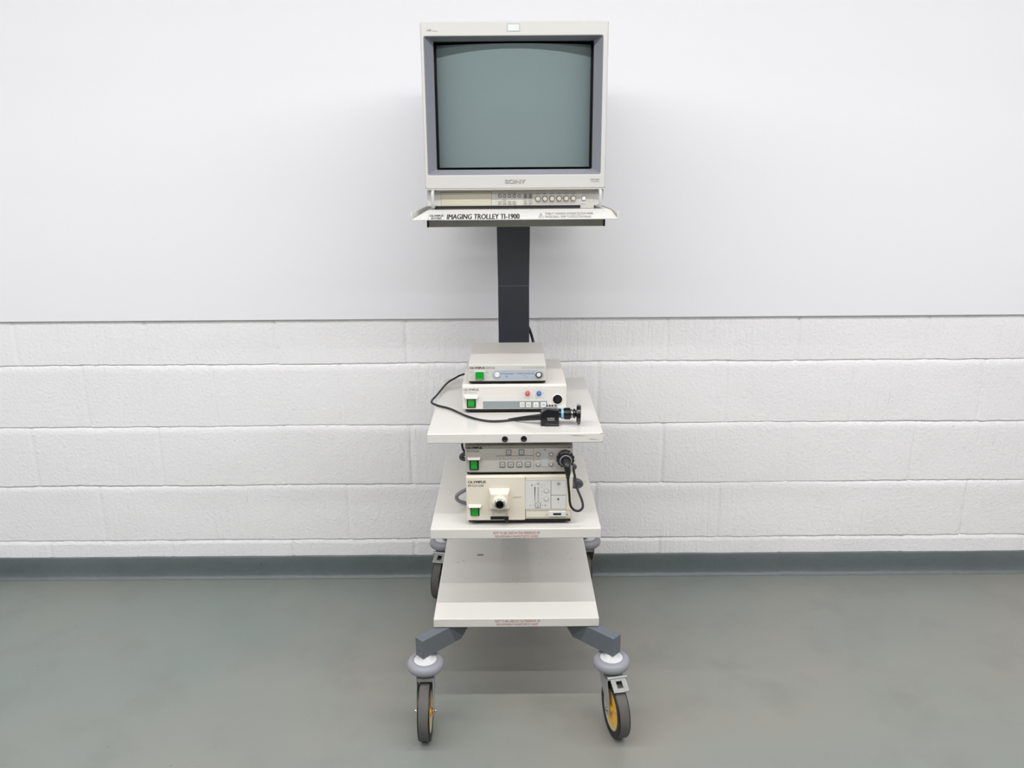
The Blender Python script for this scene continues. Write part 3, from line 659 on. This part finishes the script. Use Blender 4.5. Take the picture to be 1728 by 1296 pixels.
MB().lathe([(.0142,0),(.0142,.013),(.0125,.0145),(.0102,.0135),(.0092,.0115),(.0085,.001),(0,.001)], 'chrome', (c[0], -.0215, c[1]), (0,-1,0), 40, mats=['steel','chrome','chrome','lens_glass','switch_black','switch_black']).build('chrome_ring', blk)  # bore wall and shallow floor coloured dark, painting the shade of a deep hole
rocker(c_, (-0.1297, 0.0274, -0.1052, 0.0546), (-0.1270, 0.0301, -0.1086, 0.0519), (-0.1363, 0.0544, -0.0985, 0.0627), 'lamp_cream')
r_ = (-0.0767, 0.0173, -0.0287, 0.0262); MB().rect(r_, 'gap_black', .0035).build('lever_slot', c_)
z_ = min(r_[1], r_[3])
MB().prism([(r_[2]-.017,-.004,z_+.0075),(r_[2]-.001,-.004,z_+.0085),(r_[2]-.0005,-.016,z_-.0015),(r_[2]-.005,-.018,z_-.0035),(r_[2]-.012,-.012,z_+.003)], (0,.006,.001), 'black_plastic').build('lock_lever', c_, bevel=.0006)
MB().rect((0.0145, 0.0455, 0.1226, 0.1265), 'panel_pale', .0008).build('control_panel', c_, smooth=0)
q = MB()
q.rect((0.0770, 0.0246, 0.1209, 0.0383), 'button_pale', .0035); q.rect((0.0883, 0.0287, 0.1097, 0.0343), 'gap_black', .004)
q.build('drawer_latch', c_, bevel=.0005)
q = MB().frame((0.0160, 0.0204, 0.1360, 0.0423), .0006, 'bar_grey', .0012); q.build('drawer_outline', c_, smooth=0)
for k, c in enumerate(((0.0703, 0.0972), (0.0701, 0.0740))):
    bb = MB().lathe([(.0062,0),(.0062,.001),(.0052,.0018),(0,.0018)], 'button_grey', (c[0], -.0006, c[1]), (0,-1,0), 24, mats=['button_grey','button_grey','panel_pale']); symbol(bb, ('up','down')[k], c, .0028, 'print_white', -.0024); bb.build('round_button', c_)
bb = MB().rect((0.0412, 0.0493, 0.0557, 0.0633), 'button_grey', .002); r_ = (0.0430, 0.0510, 0.0538, 0.0616); bb.rect(r_, 'panel_pale', .0024); symbol(bb, 'hand', ((r_[0]+r_[2])/2, (r_[1]+r_[3])/2), .0032, 'print_grey', -.0024); bb.build('square_button', c_, bevel=.0003)
t = MB(); Y_ = -.0008
text(t, 'OLYMPUS', (-0.1343, 0.1201, -0.0881, 0.1269), 'print_black', y=-.003, bold=.03); text(t, 'IM CLV-S20', (-0.1337, 0.1106, -0.0940, 0.1166), 'print_grey', y=-.003, bold=.015)
t.rect((-0.0125, 0.0797, 0.0046, 0.0807), 'print_grey', .0004, -.003); symbol(t, 'branch', (-0.0150, 0.0792), .0016, 'print_grey', -.003)
symbol(t, 'ring', (-0.0701, 0.0329), .002, 'print_grey', -.003); symbol(t, 'up', (-0.0522, 0.0365), .0018, 'print_light', -.003); symbol(t, 'ring', (-0.0347, 0.0326), .002, 'print_grey', -.003); t.frame((-0.0700, 0.0377, -0.0344, 0.0410), .0003, 'print_light', .0003, -.003)
t.rect((0.0821, 0.0469, 0.0832, 0.1247), 'print_grey', .0003, Y_); t.rect((0.0830, 0.0838, 0.1219, 0.0848), 'print_grey', .0003, Y_); t.frame((0.0145, 0.0455, 0.1226, 0.1265), .0004, 'print_light', .0003, Y_)
a = (0.0404, 0.1074); b2 = (0.0404, 0.0650); t.prism([(a[0]-.0012, Y_-.0004, a[1]), (a[0]+.0012, Y_-.0004, a[1]), (b2[0]+.0002, Y_-.0004, b2[1]), (b2[0]-.0002, Y_-.0004, b2[1])], (0,.0005,0), 'print_black')
t.rect((0.0472, 0.0649, 0.0510, 0.1074), 'bar_grey', .0004, Y_)
for c in ((0.0579, 0.1063), (0.0579, 0.0953), (0.0579, 0.0853), (0.0580, 0.0753), (0.0580, 0.0659), (0.0373, 0.0563), (0.0600, 0.0561), (0.0404, 0.1137), (0.0580, 0.1136), (0.1021, 0.1050), (0.1018, 0.0635)): t.disc(c, .0009, 'print_grey', .0005, Y_, 8)
symbol(t, 'sun', (0.1026, 0.1159), .005, 'print_grey', Y_); c = (0.1017, 0.0729); t.disc(c, .003, 'print_grey', .0005, Y_); symbol(t, 'box', (0.0490, 0.1167), .003, 'print_grey', Y_); symbol(t, 'hand', (0.0285, 0.0564), .0028, 'print_light', Y_); symbol(t, 'ring', (0.0675, 0.0557), .002, 'print_grey', Y_); t.disc((0.0326, 0.1130), .0018, 'print_grey', .0005, Y_); symbol(t, 'box', (0.0652, 0.1129), .002, 'print_light', Y_)
symbol(t, 'ring', (0.0701, 0.0287), .002, 'print_light', 0); symbol(t, 'sun', (0.1259, 0.0286), .0028, 'print_grey', 0)
t.build('front_lettering', c_, smooth=0)
# folding carrying handles on the flanks
hx = -.1385
MB().tube([(hx, .13, .045), (hx-.012, .128, .047), (hx-.032, .124, .036), (hx-.036, .124, .026), (hx-.030, .124, .017), (hx-.010, .128, .008), (hx, .13, .009)], .0052, 'handle_grey', 12).build('side_handle', c_)
MB().tube([(.139, .13, .073), (.150, .13, .074), (.166, .13, .070), (.172, .13, .062), (.164, .13, .056), (.150, .13, .057), (.139, .13, .06)], .0075, 'hook_grey', 12).build('side_handle', c_)

# ---------------------------------------------------------------- lower camera control unit
l = thing('camera_control_unit', (.0163, -.773, .7010), 'grey-beige control unit under the top shelf, sitting on the cream light source', 'medical device', 'camera control units')
MB().box(-.1395, .1395, .004, .305, .007, .0845, 'ccu_grey_ivory').box(-.1395, .1395, 0, .006, .0085, .0825, 'ccu_grey_ivory').build('housing', l, bevel=.0025)
MB().box(-.135, .135, .004, .3, .004, .009, 'gap_black').build('base_gap_plate', l)
feet(l, (-.12, .12), (.03, .27), .0045)
rocker(l, (-0.1280, 0.0174, -0.1042, 0.0469), (-0.1247, 0.0208, -0.1082, 0.0435), (-0.1349, 0.0467, -0.0977, 0.0540), 'ccu_grey_ivory')
for k, r_ in enumerate(((-0.0327, 0.0568, -0.0195, 0.0712), (0.0001, 0.0569, 0.0139, 0.0712), (-0.0499, 0.0236, -0.0357, 0.0381), (-0.0282, 0.0235, -0.0134, 0.0380), (-0.0059, 0.0238, 0.0085, 0.0380), (0.0162, 0.0239, 0.0305, 0.0381))):
    bb = MB().rect(r_, 'button_dark', .002); x0, z0, x1, z1 = r_[0], min(r_[1],r_[3]), r_[2], max(r_[1],r_[3]); bb.rect((x0+.0017, z0+.0017, x1-.0017, z1-.0017), 'bar_grey', .0026)
    symbol(bb, ('box','hand','ring','box','up','box')[k], ((x0+x1)/2, (z0+z1)/2), .0027, 'print_grey', -.0026); bb.build('square_button', l, bevel=.0003)
for k, c in enumerate(((0.0498, 0.0582), (0.0836, 0.0584), (0.0496, 0.0307), (0.0834, 0.0307))):
    bb = MB().lathe([(.0062,0),(.0062,.0016),(.0055,.0022),(0,.0022)], 'button_grey', (c[0], 0, c[1]), (0,-1,0), 24); symbol(bb, ('up','up','down','down')[k], c, .0032, 'print_white', -.0022); bb.build('round_button', l)
MB().rect((0.0589, 0.0244, 0.0759, 0.0664), 'bar_grey', .001).build('level_display', l)
t = MB()
text(t, 'OLYMPUS', (-0.1349, 0.0730, -0.0947, 0.0799), 'print_black', bold=.05); text(t, 'IM OTV-SX', (-0.1345, 0.0647, -0.1023, 0.0707), 'print_grey', bold=.03)
t.rect((-0.0581, 0.0181, -0.0581, 0.0741), 'print_grey', .0003); t.rect((0.0379, 0.0186, 0.0385, 0.0750), 'print_grey', .0003); t.rect((-0.0580, 0.0536, 0.0380, 0.0550), 'print_grey', .0003); t.frame((-0.0580, 0.0162, 0.0969, 0.0764), .0003, 'print_light', .0003)
for c in ((-0.0096, 0.0639), (-0.0478, 0.0468), (-0.0386, 0.0467), (-0.0209, 0.0469), (0.0013, 0.0470), (0.0188, 0.0469), (0.0284, 0.0468), (0.0499, 0.0444), (0.0836, 0.0444)): t.disc(c, .0009, 'print_black', .0004, 0, 8)
for c in ((0.0673, 0.0702), (0.1301, 0.0759)): symbol(t, 'branch', c, .0022, 'print_black')
t.build('front_lettering', l, smooth=0)
MB().tube([(-.139, .13, .013), (-.148, .13, .0135), (-.157, .13, .008), (-.157, .13, .001), (-.148, .13, -.002), (-.139, .13, .000)], .006, 'hook_grey', 12).build('side_handle', l)
MB().tube([(.139, .13, -.029+.007), (.150, .13, -.022), (.156, .13, -.027), (.150, .13, -.033), (.139, .13, -.033)], .006, 'hook_grey', 12).build('side_handle', l)
MB().tube([(-.11, .31, .05), (-.15, .29, .052), (-.158, .2, .045), (-.156, .15, .034), (-.152, .13, .026), (-.143, .118, .018)], .0032, 'black_rubber', 8).build('side_cable', l)

# ---------------------------------------------------------------- black plug with looped cable
PL = (0.1194, 0.0513)
k = thing('connector_plug', (PL[0]+.0163, -.7735, PL[1]+.7010), 'round black ribbed plug with looping black lead, plugged into the lower camera unit', 'plug')
q = MB().lathe([(.0,.0),(.0195,.0),(.0205,.004),(.0205,.010),(.018,.012),(.0215,.014),(.0215,.022),(.018,.024),(.0165,.030),(.0125,.034),(.012,.040),(0,.042)], 'black_plastic', (0,0,0), (0,-1,0), 36)
for i in range(14):
    a = 2*math.pi*i/14; q.box(-.0025, .0025, -.022, -.014, .0205, .0232, 'black_plastic', Matrix.Rotation(a, 4, 'Y'))
body = q.build('plug_body', k)
MB().torus((0,-.0335,0), (0,1,0), .0142, .0012, 'steel', 32, 8).build('steel_ring', body)
MB().tube([(.0,-.038,.001), (.002,-.052,-.008), (.004,-.054,-.022), (.0045,-.050,-.036), (.005,-.048,-.044)], [.0098,.0090,.0072,.0050,.0036], 'black_rubber', 14).build('strain_relief', body)
MB().tube([(.0045,-.050,-.036), (.006,-.045,-.055), (.009,-.040,-.085), (.0125,-.036,-.118), (.021,-.034,-.133), (.034,-.034,-.1375), (.045,-.03,-.130), (.044,-.02,-.114), (.033,-.004,-.088), (.0285,.012,-.066), (.027,.06,-.055), (.028,.16,-.05), (.028,.28,-.045), (.020,.325,-.035), (-.002,.335,-.022), (-.018,.305,-.012)], .0032, 'black_rubber', 10).build('plug_cable', k)

# ---------------------------------------------------------------- camera head lying on the top shelf
h = thing('endoscope_camera_head', (.1, -.728, .824), 'black endoscope camera head with blue ring and thin cable lying on top shelf', 'camera head')
q = MB()
# body: chamfered block, raised saddle on top
pr = [(-.026,0,0),( .021,0,0),(.022,0,.008),(.0215,0,.036),(.020,0,.044),(.004,0,.0455),(-.008,0,.0465),(-.021,0,.041),(-.026,0,.030)]
q.prism([(x, -.013, z) for x, _, z in pr], (0, .03, 0), 'black_plastic')
q.prism([(-.017,-.0155,.0),(.0225,-.0155,.0),(.0225,-.0155,.006),(-.017,-.0155,.008)], (0,.034,0), 'black_plastic')
q.build('camera_body', h, bevel=.0025)
MB().box(-.012, .0185, -.004, .012, .044, .0505, 'steel').build('button_plate', h, bevel=.0015)
for x in (-.009, -.002, .005, .013): MB().box(x-.0022, x+.0022, -.002, .010, .050, .0528, 'black_plastic').build('control_button', h, bevel=.0008)
t = MB(); text(t, 'OLYMPUS', (-.009, .0205, .0095, .0235), 'print_white', y=-.013, d=.0008); text(t, 'JAPAN', (-.008, .0155, .0095, .0185), 'print_white', y=-.013, d=.0008)
t.build('body_lettering', h, smooth=0)
AX = Vector((1, 0, 0)); O_ = Vector((.022, 0, .0305))
MB().lathe([(.011,-.002),(.011,.005),(.013,.005),(.013,.0065)], 'black_plastic', O_, AX, 32).build('coupler_neck', h)
MB().lathe([(.0131,.0055),(.0138,.0065),(.0138,.0105),(.0131,.0115)], 'lens_blue', O_, AX, 36).build('blue_ring', h)
q = MB().lathe([(.012,.0105),(.0135,.0125),(.0142,.018),(.0138,.028),(.0118,.0315),(.0118,.033)], 'black_plastic', O_, AX, 40)
for i in range(16):
    a = 2*math.pi*i/16; q.box(.014, .029, -.0012, .0012, .0135, .0152, 'black_plastic', Matrix.Translation(O_) @ Matrix.Rotation(a, 4, 'X'))
q.build('focus_grip', h)
MB().lathe([(.0118,.032),(.0122,.0325),(.0122,.0345),(.0118,.035)], 'chrome', O_, AX, 32).build('chrome_band', h)
MB().lathe([(.0095,.0345),(.0095,.037),(.0125,.038),(.0128,.042),(.009,.0435),(.009,.047)], 'black_plastic', O_, AX, 32).build('lens_adapter', h)
pl_ = MB().lathe([(.009,.046),(.0225,.046),(.0235,.0475),(.0235,.0555),(.0225,.057),(.013,.057),(.012,.0545),(0,.0545)], 'black_plastic', O_, AX + Vector((0,-.12,0)), 40, mats=['black_plastic']*6+['lens_glass']).build('eyepiece_clamp', h)
MB().box(.0485, .0545, -.008, .000, -.0275, -.0135, 'black_plastic', Matrix.Translation(O_)).box(.0475, .0545, -.008, .004, .0215, .0275, 'steel', Matrix.Translation(O_)).build('clamp_lever', h, bevel=.0008)
org = Vector((.1, -.728, .824))
loc = lambda *p: tuple(Vector(p)-org)
MB().tube([loc(.076,-.728,.846), loc(.055,-.722,.842), loc(.03,-.71,.835), loc(.008,-.697,.829)], [.0085,.0075,.005,.0034], 'black_rubber', 14).build('strain_relief', h)
MB().tube([loc(.03,-.71,.835), loc(.008,-.694,.8285), loc(-.0305,-.7047,.828), loc(-.0699,-.7011,.828), loc(-.119,-.6628,.828), loc(-.1722,-.589,.828), loc(-.212,-.553,.828), loc(-.2315,-.520,.829), loc(-.2206,-.4516,.831), loc(-.2012,-.3376,.835), loc(-.1785,-.2918,.84), loc(-.1542,-.265,.845), loc(-.10,-.262,.852), loc(-.04,-.275,.86), loc(-.03,-.314,.862)], .0030, 'black_rubber', 10).build('camera_cable', h)
MB().tube([loc(.076,-.736,.853), loc(.05,-.728,.849), loc(.02,-.706,.838), loc(-.01,-.690,.828)], .0022, 'black_rubber', 8).build('cable_sheath', h)
